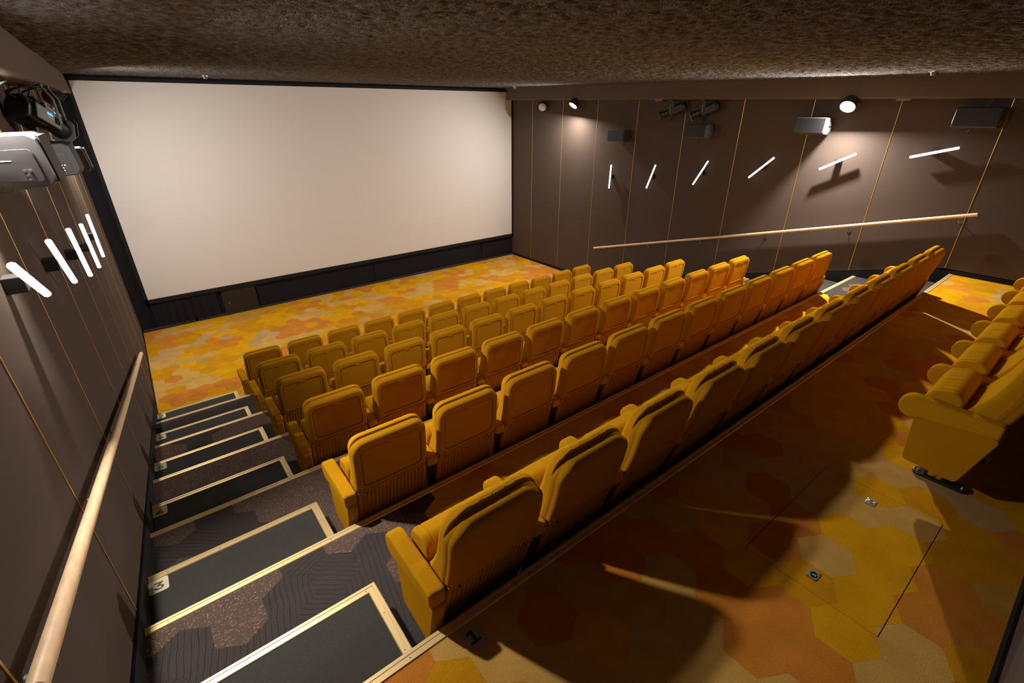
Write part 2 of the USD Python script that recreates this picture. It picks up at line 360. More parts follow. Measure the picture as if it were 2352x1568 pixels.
# ---- tiers
ORD = {1: 'back', 2: 'second', 3: 'third', 4: 'fourth', 5: 'fifth', 6: 'sixth', 7: 'front'}
for k in range(1, 7):
    y1 = (k - 1) * P; y0 = YB if k == 1 else (k - 2) * P
    z = tier(k)
    t = thing('seating_tier', {1: 'wide top tier of yellow and orange hexagon carpet with floor hatch', 2: 'dark carpeted tier carrying the second row from the back'}.get(k, f'dark carpeted tier carrying the {ORD[k]} row, counted from the back'), 'tier', **STR)
    obj('tier_body', bx(0, W, y0, y1, -0.2, z - 0.006), M['black_cloth'], t)
    # nosing along the whole edge: ridged top leaf and a front lip
    w, lip = 0.046, 0.034
    prof = [(y1 + .006, z - lip), (y1 + .006, z + .004), (y1 + .002, z + .006), (y1 - .012, z + .006), (y1 - .014, z + .0035), (y1 - .018, z + .0035), (y1 - .020, z + .006), (y1 - w + .004, z + .006), (y1 - w, z + .001), (y1 - w, z - .004), (y1 + .001, z - .004), (y1 + .001, z - lip)]
    ns = obj('edge_nosing', prism_x(prof, 0.015, W - .015), M['nosing'], t, smooth=False)
    scr = [trimesh.creation.cylinder(0.0035, 0.0016, sections=8).apply_translation((x, y1 - .027, z + .0062)) for x in np.arange(0.12, W, 0.30)]
    obj('screw', cat(*scr), M['dark_steel'], ns, kind='stuff')
    yb = y0 if k == 1 else y0 + .0
    if k == 1:
        hatch = sbox(2.775, -1.28, 3.85, -0.645)
        lay_warm(t, sbox(0, YB, W, y1 - w), z, near_color, cut=hatch)
    else:
        reg = sbox(0, y0, W, y1 - w)
        tl = hex_grid(reg, *dark_phase(z))
        for cx, cy, g in tl:
            inner = 1.70 < cx < 8.55
            m = tile_mesh(g, z, rng.uniform(0, .0003))
            if m is None: continue
            if inner: obj('carpet_tile', m, M['carpet'], t, smooth=False, color=warm_color(cx, cy))
            else: obj('carpet_tile', m, dark_mat(cx, cy), t, smooth=False)

# ---- intermediate steps, both aisles
def digit(txt, h, mat, parent, x, y, z, sx=1.25):
    m = meshkit.text_mesh(txt, h, 0.0008, bold=True); v = m.vertices.copy(); v[:, 0] *= sx
    v[:, 0] += x - (v[:, 0].min() + v[:, 0].max()) / 2; v[:, 1] += y - (v[:, 1].min() + v[:, 1].max()) / 2; v[:, 2] += z
    return obj('numeral', trimesh.Trimesh(v, m.faces, process=False), mat, parent, smooth=False)
def step(side, k):
    """The half step from the tier of row k down to row k+1."""
    y0 = (k - 1) * P; y1 = y0 + MID; z = tier(k) - R
    a, b = (0.0, AISLE_L) if side == 'numbered' else (AISLE_R, W)
    zb = tier(k + 1)
    lab = f'dark aisle step with gold edge and plate {k + 1}' if side == 'numbered' else f'dark aisle step in far aisle, by end of row {k + 1} seats'
    if side == 'numbered' and k == 1: lab = 'nearest dark aisle step, gold edged, just below the top tier'
    t = thing('aisle_step', lab, 'step', (a, y0, z), group='aisle steps', kind='structure')
    w = b - a; s1 = w if side == 'numbered' else 0.0
    obj('step_body', bx(0, w, 0.0, MID, zb - z, -0.006), M['black_cloth'], t)
    n = 0.046
    if side == 'numbered': obj('tread_mat', bx(0.015, w - n, 0.0, MID - n, -0.007, 0.0, .0012), M['mat'], t)
    else: obj('tread_mat', bx(n, w - 0.015, 0.0, MID - n, -0.007, 0.0, .0012), M['mat'], t)
    prof = lambda e: [(e + .006, -.034), (e + .006, .004), (e + .002, .006), (e - .012, .006), (e - .014, .0035), (e - .018, .0035), (e - .020, .006), (e - n + .004, .006), (e - n, .001), (e - n, -.004), (e + .001, -.004), (e + .001, -.034)]
    def mitred(poly, along, lo, hi, s):       # a strip whose end at the corner is cut at 45 degrees
        m = prism_x(poly(0.0), 0, 1); v = m.vertices.copy(); off, hh = v[:, 1].copy(), v[:, 2].copy()
        return m, v, off, hh
    m, v, off, hh = mitred(prof, 'x', 0, w, 1)
    if side == 'numbered':
        x = np.where(v[:, 0] < .5, 0.015, w + off); fr = np.stack([x, MID + off, hh], 1)
        sd = np.stack([w + off, np.where(v[:, 0] < .5, 0.0, MID + off), hh], 1)
    else:
        x = np.where(v[:, 0] < .5, -off, w - 0.015); fr = np.stack([x, MID + off, hh], 1)
        sd = np.stack([-off, np.where(v[:, 0] < .5, 0.0, MID + off), hh], 1)
    for nm, vv, fl_ in (('front_nosing', fr, False), ('side_nosing', sd, True)):
        q = trimesh.Trimesh(vv, m.faces, process=False)
        if q.volume < 0: q.invert()
        ns = obj(nm, q, M['nosing'], t, smooth=False)
        pos = [(x, MID - .027) for x in np.arange(.12, w, .30)] if nm == 'front_nosing' else [((w - .027) if side == 'numbered' else .027, y) for y in (.12, .36)]
        obj('screw', cat(*[trimesh.creation.cylinder(0.0035, 0.0016, sections=8).apply_translation((x, y, .0062)) for x, y in pos]), M['dark_steel'], ns, kind='stuff')
    if side == 'numbered':
        pl = slab(rpoly([(0.012, MID - n - .115), (0.118, MID - n - .115), (0.118, MID - n), (0.012, MID - n)], .012, 40), 0.0, .003, .001, 'z', 3)
        p_ = obj('number_plate', pl, M['plate'], t, label=f'cream plate with number {k + 1}')
        digit(str(k + 1), .058, M['ink'], p_, .066, MID - n - .062, .0031)
    return t
for k in range(1, 7): step('numbered', k)
for k in range(1, 7): step('far', k)

# number 1 on the top tier
t = thing('number_plate', 'grey rounded plate with black number 1 on the top tier carpet', 'number plate', (1.295, -.12, TOP))
obj('plate', slab(rpoly([(-.05, -.06), (.05, -.06), (.05, .055), (-.05, .055)], .016, 40), 0.0, .003, .001, 'z', 3), M['plate_grey'], t)
digit('1', .062, M['ink_black'], t, 0, 0, .0031)

# ---- side walls: cloth panels with gold strips between, sloping black skirting over the stairs
PY = [0.08 + 1.2055 * n for n in range(9)]
def base_z(y):
    """The panels' lower edge: it follows the stairs between the two flat floors."""
    return max(0.06, min(TOP + 0.07, nose(y) + 0.095)) if y > -.35 else TOP + .07
def wall_side(name, s, label):
    t = thing(name, label, 'wall', **STR)
    X = (lambda d: d) if s < 0 else (lambda d: W - d)      # d: distance into the room
    xa = lambda d0, d1: (min(X(d0), X(d1)), max(X(d0), X(d1)))
    obj('wall_backing', bx(*xa(-0.25, -0.034), YB, YS + .2, -0.2, 5.0), M['black'], t)
    edges = [YB] + PY + [YS]
    for a, b in zip(edges[:-1], edges[1:]):
        ys = [a + .007] + [y for y in (-.35, 7.13) if a + .02 < y < b - .02] + [b - .007]
        low = [(y, base_z(y)) for y in ys]
        poly = low + [(b - .007, SOFF(b) + .05), (a + .007, SOFF(a) + .05)]
        p2 = np.array(poly)
        m = prism_x(poly, *xa(-.036, -.003))
        c = prism_x(list(map(tuple, p2 + (p2.mean(0) - p2) * .0022)), *xa(-.004, 0.0))
        obj('wall_panel', cat(m, c), M['wall'], t, smooth=False)
    for y in PY:
        z0, z1 = base_z(y), SOFF(y)
        obj('gold_strip', bx(*xa(-.03, .004), y - .005, y + .005, z0 + .004, z1, .001), M['gold_strip'], t, smooth=False)
    # skirting
    ys = [YB, -.35] + list(np.linspace(-.1, 7.05, 24)) + [7.13, YS]
    top = [(y, base_z(y) - .012) for y in ys]; bot = [(y, -.2) for y in ys[::-1]]
    obj('skirting', prism_x(top + bot, *xa(-.03, .012)), M['black'], t, smooth=False)
    return t
wall_side('wall_left', -1, 'dark brown cloth panelled side wall with gold strips beside the numbered stairs')
wall_side('wall_right', 1, 'dark brown cloth panelled side wall with gold strips across the hall')

def soffit(n, s, label):
    X = (lambda d: d) if s < 0 else (lambda d: W - d)
    secs = []
    for y in np.linspace(YB, YS - .01, 30):
        b, c = SOFF(y), CEIL(y) + .08
        pr = [(0, c), (0, b)] + [(SD - .03 + .03 * math.sin(e), b + .03 - .03 * math.cos(e)) for e in np.linspace(0, PI / 2, 5)] + [(SD - .045, c)]
        wob = 0.004 * math.sin(y * 2.3)
        secs.append([(X(d + (wob if d > .1 else 0)), y, z) for d, z in pr])
    t = obj(f'trim_{n}', loft(secs), M['soffit'], smooth=40)
    tag(t, label, 'soffit', kind='structure')
soffit(1, -1, 'brown boxed soffit along the ceiling over the numbered stairs')
soffit(2, 1, 'brown boxed soffit along the ceiling over the far wall')

# ---- back wall
t = thing('wall_back', 'brown cloth back wall with black skirting behind the last row', 'wall', **STR)
obj('wall_panel', bx(-.2, W + .2, YB - .2, YB, TOP + .11, 5.0), M['wall'], t)
obj('skirting', bx(-.2, W + .2, YB - .2, YB + .012, -.2, TOP + .10), M['black'], t)

# ---- ceiling: sprayed lumpy coat
def ceiling():
    st = 0.021
    xs, ys = np.arange(0, W + st, st), np.arange(YB, YS + st, st)
    gx, gy = np.meshgrid(xs, ys, indexing='ij')
    p = np.stack([gx, gy, gx * 0], -1)
    h = meshkit.noise(p * 15.0, 1) * .4 + meshkit.noise(p * 27.0, 2) * .6
    h = np.clip(h - .30, 0, .42) ** .7
    gz = CEIL(gy) - 0.026 * h
    v = np.stack([gx, gy, gz], -1).reshape(-1, 3)
    nx, ny = len(xs), len(ys); i, j = np.meshgrid(np.arange(nx - 1), np.arange(ny - 1), indexing='ij')
    a = (i * ny + j).ravel(); f = np.vstack([np.stack([a, a + 1, a + ny + 1], 1), np.stack([a, a + ny + 1, a + ny], 1)])
    o = obj('ceiling', (v, f), M['ceiling'], smooth=True)
    tag(o, 'dark brown ceiling with rough sprayed acoustic coat', 'ceiling', kind='structure')
    o2 = obj('roof_slab', bx(-.2, W + .2, YB - .2, YS + .2, 4.92, 5.1), M['black']); tag(o2, 'plain black slab above the sprayed ceiling', 'roof', kind='structure')
ceiling()

# ---- screen wall
t = thing('wall_front', 'black front wall around and below the cinema screen', 'wall', **STR)
obj('wall_backing', bx(-.2, W + .2, YS, YS + .2, -.2, 5.0), M['black_cloth'], t)
for a, b in ((2.32, 5.2), (5.21, 8.72), (8.74, W)): obj('wall_panel', bx(a, b, YS - .02, YS, .07, .60, .002), M['black_cloth'], t)
for a, b in ((.02, .98), (1.02, W)): obj('skirting', bx(a, b, YS - .045, YS, 0.0, .055, .004), M['grey_panel'] if False else M['black_plastic'], t)

t = thing('cinema_screen', 'large wide white cinema screen in thin black masking', 'screen', (0, YS - .07, 0))
obj('screen_sheet', bx(.28, 9.885, 0, .012, .69, 4.70), M['screen'], t)
fr = cat(bx(.22, .28, -.012, .06, .60, 4.76), bx(9.885, 9.93, -.012, .06, .60, 4.76), bx(.22, 9.93, -.012, .06, .60, .69), bx(.22, 9.93, -.012, .06, 4.70, 4.76))
obj('masking_frame', fr, M['black'], t, smooth=False)
obj('hanging_frame', bx(.24, 9.92, .012, .07, .62, 4.74), M['black'], t)

t = thing('access_hatch', 'small dark brown hatch door under the screen', 'hatch door', (1.60, YS - .02, .05))
obj('door_leaf', bx(.008, .67, -.028, 0.02, .008, .515, .004), M['hatch_wood'], t)
obj('hatch_frame', cat(bx(-.012, .004, -.03, .02, -.0, .53), bx(.674, .69, -.03, .02, 0, .53), bx(-.012, .69, -.03, .02, .519, .535)), M['black_plastic'], t, smooth=False)
obj('latch', bx(.09, .105, -.036, -.028, .21, .25, .003), M['steel'], t)

def drape():
    xs = np.linspace(.28, 1.5, 90); secs = []
    for z in np.linspace(.06, .60, 12):
        f = .018 * np.sin(xs * 40 + np.sin(z * 5) * .7) * np.clip((1.25 - np.abs(xs - .95) * 2.2), .08, 1) * (1.15 - z)
        fr_ = np.stack([xs, YS - .045 + f, np.full_like(xs, z)], 1); bk = np.stack([xs[::-1], np.full_like(xs, YS - .002), np.full_like(xs, z)], 1)
        secs.append(np.vstack([fr_, bk]))
    o = obj('drape', loft(secs), M['black_cloth'], smooth=50); tag(o, 'black cloth drape in folds below the screen corner', 'drape')
drape()

# ================================================================== FIXTURES
def handrail(X, label):
    y0, y1 = -.04, 7.05
    z = lambda y: 2.88 - (2.88 - .95) / (y1 - y0) * (y - y0)
    x = X(.07)
    t = thing('handrail', label, 'handrail')
    obj('rail', capsule((x, y0, z(y0)), (x, y1, z(y1)), .026, 20, 5, .35), M['wood'], t)
    for yb in (6.71, 5.40, 4.09, 2.76, 1.45, .12):
        wx = X(0.0)
        b = cat(tube(bez([(X(.002), yb, z(yb) - .085), (X(.07), yb, z(yb) - .095), (x, yb, z(yb) - .022)]), .007), cyl((X(.0), yb, z(yb) - .085), (X(.008), yb, z(yb) - .085), .03, n=18), bx(x - .012, x + .012, yb - .03, yb + .03, z(yb) - .034 , z(yb) - .022))
        obj('bracket', b, M['dark_steel'], t)
LX, RX = (lambda d: d), (lambda d: W - d)
handrail(LX, 'pale round wooden handrail rising along the numbered stairs')
handrail(RX, 'pale round wooden handrail sloping across the far wall')

# ---- wall tubes
TUBES = [(6.68, 2.78, 89), (5.50, 2.885, 71), (4.305, 3.065, 61.5), (3.10, 3.258, 44), (1.885, 3.445, 29.5), (0.685, 3.65, 16.5)]
TW = ['upright', 'slightly tilted', 'tilted', 'half tilted', 'low tilted', 'nearly level']
for X, where in ((LX, 'wall by the numbered stairs'), (RX, 'far wall')):
    for (y, z, a), w in zip(TUBES, TW):
        t = thing('wall_tube_light', f'{w} white light tube on the {where}', 'wall light', (X(.0), y, z), group=f'light tubes on the {where}')
        s = 1 if X(1) > X(0) else -1
        c, sn = math.cos(math.radians(a)) * .27, math.sin(math.radians(a)) * .27
        obj('tube', capsule((s * .095, c, -sn), (s * .095, -c, sn), .0195, 8, 2, .4), M['tube_white'], t)
        hx = sorted((0.0, s * .079))
        obj('mount_box', bx(hx[0], hx[1], -.045, .045, -.04, .04, .003), M['black_plastic'], t)

# ---- spot cans: lamp axis, yoke, lens
def frame_to(d):
    d = np.asarray(d, float); d /= np.linalg.norm(d)
    a = np.cross([0, 0, 1], d); a /= np.linalg.norm(a); b = np.cross(d, a)
    m = np.eye(4); m[:3, 0], m[:3, 1], m[:3, 2] = a, b, d
    return m
def can(loc, axis, power, label, r=.112, length=.17):
    t = thing('spot_can', label, 'spotlight', loc, group='round spot cans under the soffits')
    F = frame_to(axis)
    n = 28; ang = np.linspace(0, 2 * PI, n, endpoint=False)
    prof = [(.02, -length), (.06, -length), (.085, -length + .02), (r, -length + .07), (r, -.012), (r + .006, -.010), (r + .006, .004), (r - .006, .004), (r - .008, -.012), (.03, -.02)]
    secs = [np.stack([q * np.cos(ang), q * np.sin(ang), np.full(n, h)], 1) for q, h in prof]
    b = loft(secs); b.apply_transform(F); obj('can_body', b, M['black_metal'], t)
    dome = [(r - .010, -.012), (r * .8, -.006), (r * .5, -.001), (r * .2, .001)]
    d = loft([np.stack([q * np.cos(ang[::2]), q * np.sin(ang[::2]), np.full(n // 2, h)], 1) for q, h in dome[::3]]); d.apply_transform(F); obj('lens', d, M['lens_off' if power is None else 'lens_lit'], t)
    if power is not None:                       # the glowing disc just before the glass
        q = F.copy(); q[:3, 2] *= -1; q[:3, 0] *= -1; q[:3, 3] = F[:3, 2] * .010
        l = UsdLux.DiskLight.Define(stage, f'{t.GetPath()}/lamp_light'); l.CreateRadiusAttr(.068); l.CreateIntensityAttr(power); l.CreateColorAttr(Gf.Vec3f(*LAMP_COLOR)); l.AddTransformOp().Set(Gf.Matrix4d(q.T.tolist()))
    # yoke to the soffit
    side = F[:3, 0]; up = np.array([0, 0, 1.0]); c0 = -F[:3, 2] * .07
    zt = SOFF(loc[1]) - loc[2]
    pts = lambda sg: [c0 + sg * side * (r + .008), c0 + sg * side * (r + .012) + up * max(zt - .03, .03) * .7, np.array([sg * side[0] * .05, sg * side[1] * .05, max(zt, .05) - .006])]
    obj('yoke', cat(tube(pts(1), .007), tube(pts(-1), .007), cyl(c0 + side * (r - .01), c0 + side * (r + .03), .018), cyl(c0 - side * (r - .01), c0 - side * (r + .03), .018)), M['black_metal'], t)
    obj('clamp', bx(-.05, .05, -.05, .05, max(zt, .05) - .02, max(zt, .05) + .004, .003), M['black_metal'], t)
    return t
def ax(sx, sy, dn): c = math.cos(math.radians(dn)); return (sx * c, sy * c, -math.sin(math.radians(dn)))
LAMPS = [(RX(.31), 1.88, 4.25, -1, -.02, 'brightly lit round spot can on far wall, nearer the back row'), (RX(.31), 7.85, 4.33, -1, .12, 'brightly lit round spot can on far wall, nearer the screen'),
         (LX(.17), 2.145, 4.285, 1, -.02, 'lit round spot can above the numbered stairs, nearer the back row'), (LX(.19), 7.85, 4.33, 1, .3, 'lit round spot can above the numbered stairs, nearer the screen')]
for (x, y, z, sx, sy, lab), pw, dn in zip(LAMPS, LAMP_POWER, LAMP_TILT): can((x, y, z), ax(sx, sy, dn), pw, lab)
can((RX(.22), 9.08, 4.30), (-.75, -.62, -.45), None, 'unlit round spot can on far wall beside the screen')

# ---- wall speakers
def speaker(X, y, z, label, mat):
    s = 1 if X(1) > X(0) else -1
    t = thing('wall_speaker', label, 'speaker', (X(0), y, z), group='wall speakers')
    # cabinet: plan tapers to the wall, front leans down
    fr_ = [(.045, -.10), (.17, -.135), (.30, -.125), (.325, -.09), (.305, .105), (.27, .125), (.10, .12), (.045, .09)]
    p = rpoly([(a, b) for a, b in fr_], .012, 44)
    secs = []
    for yy, sc in ((-.235, .93), (-.228, .98), (-.215, 1.0), (.215, 1.0), (.228, .98), (.235, .93)):
        q = (p - p.mean(0)) * sc + p.mean(0); secs.append(np.stack([s * q[:, 0], np.full(len(q), yy), q[:, 1]], 1))
    obj('cabinet', loft(secs), mat, t, smooth=30)
    g = [(.315, -.105), (.331, -.100), (.311, .112), (.299, .116)]
    obj('grille', prism_x([(a, b) for a, b in [(0, 0), (1, 0), (1, 1), (0, 1)]], 0, 1) if False else trimesh.convex.convex_hull(np.array([(s * a, yy, b) for a, b in g for yy in (-.222, .222)])), M['grille'], t, smooth=False)
    # recessed end plates with the fixing bolts
    for e in (-1, 1):
        q = (rpoly([(.07, -.085), (.28, -.10), (.265, .055), (.07, .05)], .012, 32))
        pl = obj('end_plate', slab(q, e * .236 - .004, e * .236 + .004, .002, 'y', 3, warp=lambda c: np.stack([s * c[:, 0], c[:, 1], c[:, 2]], 1)), mat, t)
        obj('bolt', cat(*[cyl((s * a, e * .236, b), (s * a, e * .244, b), .006, n=8) for a, b in ((.215, -.045), (.235, -.045), (.22, -.065), (.222, -.085))]), M['steel'], pl, kind='stuff')
    br = cat(bx(*sorted((0, s * .012)), -.06, .06, -.08, .08), bx(*sorted((s * .01, s * .06)), -.02, .02, -.03, .03))
    obj('wall_bracket', br, M['black_metal'], t, smooth=False)
    # U-shaped bail around the ends
    obj('bail', cat(tube(bez([(s * .05, -.245, 0), (s * .18, -.255, 0), (s * .18, -.250, .0)]), .006)), M['black_metal'], t)
    obj('cable', tube(bez([(s * .12, .05, -.11), (s * .13, .06, -.19), (s * .04, .09, -.20), (s * .004, .12, -.13)]), .0028, 6), M['wire'], t)
SPK = [(6.44, 3.71, 'nearest the screen'), (4.43, 3.85, 'below the theatre spots'), (2.36, 3.975, 'beside the lit spot can'), (.33, 4.11, 'nearest the back row')]
for y, z, w in SPK:
    speaker(LX, y, z, f'boxy grey wall speaker over the stairs, {w}', M['grey_plastic'] if y > 1 else M['grey_plastic'])
    speaker(RX, y, z, f'boxy grey wall speaker on the far wall, {w}', M['grey_plastic'])

# ---- theatre profile spots hung under the soffits
def profile_spot(X, y, label):
    s = 1 if X(1) > X(0) else -1
    zc, k_ = (4.13 if s > 0 else 4.19), .86
    t = thing('theatre_spot', label, 'stage light', (X(.20), y, zc), group='theatre profile spots')
    F = frame_to((s * .38, .86, -.42)); F[:3, :3] *= k_
    def put(m): m = m.copy(); m.apply_transform(F); return m
    # rear housing with fins, control box, barrel and lens tube along local z
    hs = rpoly([(-.085, -.10), (.085, -.10), (.095, .02), (.06, .10), (-.06, .10), (-.095, .02)], .02, 40)
    body = obj('rear_housing', put(slab(hs, -.34, -.10, .015, 'z')), M['black_metal'], t)
    ba = obj('barrel', cat(put(cyl((0, .01, -.11), (0, .01, .06), .062, n=24)), put(cyl((0, .01, .05), (0, .01, .24), .074, n=24)), put(cyl((0, .01, .22), (0, .01, .25), .082, n=24))), M['black_plastic'], t)
    obj('focus_knob', cat(put(cyl((.07, .02, .10), (.10, .02, .10), .012, n=12)), put(cyl((.07, .02, .17), (.10, .02, .17), .012, n=12))), M['dark_steel'], ba)
    obj('gel_frame', put(slab(rpoly([(-.10, -.06), (-.06, -.10), (.06, -.10), (.10, -.06), (.10, .08), (.06, .12), (-.06, .12), (-.10, .08)], .006, 40), .25, .262, .002, 'z', 3)), M['grey_panel'], t)
    obj('shutter_blade', cat(*[put(bx(a - .015, a + .015, b, b + .10, .02, .022)) for a, b in ((0, .06), (.05, .04))]), M['dark_steel'], t, smooth=False)
    e = -s if F[0, 0] > 0 else s
    sidex = .098 if (F[:3, 0] @ np.array([0, -1, 0])) > 0 or True else -.098
    for sg in (1, -1):
        pb = obj('control_box', put(bx(*sorted((sg * .086, sg * .118)), -.085, .055, -.29, .03, .004)), M['black_plastic'], t)
        if sg < 0:
            obj('control_panel', put(bx(*sorted((sg * .118, sg * .121)), -.075, .045, -.28, .02, .001)), M['grey_panel'], pb)
            obj('display', put(bx(*sorted((sg * .121, sg * .1225)), .0, .022, -.155, -.085)), M['lcd'], pb)
            obj('button', cat(*[put(bx(*sorted((sg * .121, sg * .123)), -.025, -.014, h, h + .012)) for h in (-.15, -.128, -.106, -.084)]), M['white_plastic'], pb)
            obj('power_socket', put(bx(*sorted((sg * .121, sg * .126)), -.045, .015, -.06, 0.0)), M['black'], pb)
    zt = SOFF(y) - zc
    for sg in (1, -1):
        q = (F[:3, 0] * sg * .13); 
        obj('yoke_arm', tube([q * 1.0 + np.array([0, 0, -.02]), q * 1.02 + np.array([0, 0, zt * .6]), q * .55 + np.array([0, 0, zt - .004])], .011, 6), M['grey_panel'], t)
    obj('clamp', bx(-.07, .07, -.05, .05, zt - .02, zt + .004, .004), M['black_metal'], t)
    for i in range(3):
        obj('cable', tube(bez([F[:3, :3] @ np.array([.02 * i - .02, .06, -.33]), F[:3, :3] @ np.array([.05, .05, -.50 - .03 * i]), np.array([.02 * i, -.36 - .05 * i, zt - .05]), np.array([.03 * i, -.22 - .06 * i, zt + .002])], 16), .0045, 6), M['black_plastic'], t)
for X, w in ((LX, 'over the numbered stairs'), (RX, 'high on the far wall')):
    profile_spot(X, 5.12, f'black theatre profile spot {w}, further one towards the screen')
    profile_spot(X, 4.40, f'black theatre profile spot {w}, hung above a wall speaker')

# ---- small ceiling and wall pieces
for (x, y), w in (((2.17, 9.42), 'near the screen above its top edge'), ((9.05, 9.39), 'near the far end of the screen'), ((8.76, .72), 'above the back rows')):
    t = thing('ceiling_detector', f'small round ceiling detector {w}', 'detector', (x, y, CEIL(y) - .012), group='ceiling detectors')
    obj('base', cyl((0, 0, -.012), (0, 0, .012), .06, n=20), M['steel'], t)
    obj('sensor_head', cat(cyl((0, 0, -.012), (0, 0, -.05), .042, .03, n=20)), M['dark_steel'], t)
for y in (5.45, 1.22):
    t = thing('junction_box', f'flat grey junction box under the soffit, {"near the theatre spots" if y > 3 else "near the lit rear spot can"}', 'junction box', (RX(SD - .09), y, SOFF(y)), group='junction boxes')
    obj('box', bx(-.03, .03, -.09, .09, -.022, .003, .002), M['grey_panel'], t); obj('cover_plate', bx(-.032, .032, -.092, .092, -.026, -.022, .001), M['dark_steel'], t)
t = obj('speaker_wire', tube([(RX(.004), .34, 4.20), (RX(.004), .30, 4.27), (RX(.004), .28, SOFF(.28) - .002)], .004, 6), M['wire']); tag(t, 'short copper wire from the rearmost far wall speaker up to the soffit', 'wire')

# ---- floor hatch lift plates
for x, w, m in ((3.72, 'shiny steel lift plate with ring, by the end recliner seat', 'steel'), (2.89, 'dull steel lift plate of the floor hatch, nearer the stairs', 'dark_steel')):
    t = thing('lift_plate', w, 'lift plate', (x, -.955, TOP), group='floor hatch lift plates')
    obj('plate', slab(rpoly([(-.032, -.026), (.032, -.026), (.032, .026), (-.032, .026)], .003, 32), 0.0, .0035, .0008, 'z', 3), M[m], t)
    a = np.linspace(0, 2 * PI, 20, endpoint=False)
    ring = trimesh.creation.torus(.015, .0025, 20, 8); ring.apply_translation((0, 0, .0045))
    obj('ring', ring, M['black_metal'] if m == 'dark_steel' else M['steel'], t)
    obj('screw', cat(*[trimesh.creation.cylinder(.003, .002, sections=8).apply_translation((sx * .026, sy * .02, .0036)) for sx in (-1, 1) for sy in (-1, 1)]), M['dark_steel'], t, kind='stuff')

# ---- a scrap of paper left on the floor of the second row
pm = bx(-.03, .03, -.022, .022, 0, .012, .002).subdivide().subdivide(); pv = pm.vertices.copy(); pv[:, 2] += .006 * (meshkit.noise(pv * 60 + 5, 3) - .3) * (pv[:, 2] > .004)
t = thing('paper_scrap', 'small white crumpled paper scrap on the floor under the second row', 'paper', (1.93, .25, tier(2)))
obj('sheet', trimesh.Trimesh(pv, pm.faces, process=False), M['white_plastic'], t)

# ================================================================== SEATS
ZK = [.05, .16, .29, .45, .55, .62, .70, .80, .90, 1.02]
RECLINED = [.155, .122, .080, .030, .0, -.018, -.040, -.060, -.073, -.082]
UPRIGHT = [.120, .100, .075, .035, .012, -.004, -.019, -.030, -.036, -.038]
def back_sections(hw0, z0, z1, rad, f0, f1, nx, groove=None, er=.02, ef=.02, steps=26):
    """A reclined pad lofted upwards: half width hw0, rounded upper corners of radius rad; f0(z), f1(z): rear and front faces, their edges rounded by er and ef; groove(x): cut into the front and top."""
    secs = []
    arc = lambda q, r: r * (1 - math.sqrt(max(0.0, 1 - min(q, 1.0) ** 2)))
    zs = np.r_[np.linspace(z0, z0 + .02, 4), np.linspace(z0 + .02, z1 - rad, steps)[1:], z1 - rad + rad * np.sin(np.linspace(0, PI / 2, 14))[1:]]
    for z in zs:
        hw = hw0 - arc(max(0.0, (z - (z1 - rad)) / rad), rad)
        e0 = max(0, 1 - (z - z0) / .02) ** 2 * .012
        a = f0(z) + e0 + arc(max(0.0, (z - (z1 - er)) / er), er); b = f1(z) - e0 - arc(max(0.0, (z - (z1 - ef)) / ef), ef)
        if b - a < .004: a, b = (a + b) / 2 - .002, (a + b) / 2 + .002
        ra, rb = min(er, (b - a) * er / (er + ef) * .98), min(ef, (b - a) * ef / (er + ef) * .98)
        hw -= e0
        th = np.linspace(0, PI / 2, 6)
        xf = np.linspace(-(hw - rb), hw - rb, nx)
        tq = min(1.0, max(0.0, (z - (z1 - ef)) / ef)) if groove is not None else 0
        yf = np.full(nx, b) - (groove(xf) if groove is not None else 0)
        xr = np.linspace(-(hw - ra), hw - ra, nx if groove is not None else 9)[1:-1]
        yr = np.full(len(xr), a) 
        pts = list(np.stack([xf, yf], 1)[::-1])
        pts += [(-(hw - rb) - rb * math.sin(t), b - rb + rb * math.cos(t)) for t in th[1:]]
        pts += [(-(hw - ra) - ra * math.cos(t), a + ra - ra * math.sin(t)) for t in th]
        pts += list(zip(xr, yr))
        pts += [((hw - ra) + ra * math.sin(t), a + ra - ra * math.cos(t)) for t in th]
        pts += [((hw - rb) + rb * math.cos(t), b - rb + rb * math.sin(t)) for t in th[:-1]]
        q = np.array([(x, y, z) for x, y in pts])
        if groove is not None: q[:, 2] -= groove(q[:, 0]) * .7 * tq
        secs.append(q)
    return loft(secs)
CH = [-.198, -.132, -.066, 0.0, .066, .132, .198]
def channels(depth=.006, w=.006):
    return lambda x: sum(depth * np.exp(-((x - c) / w) ** 2) for c in CH)

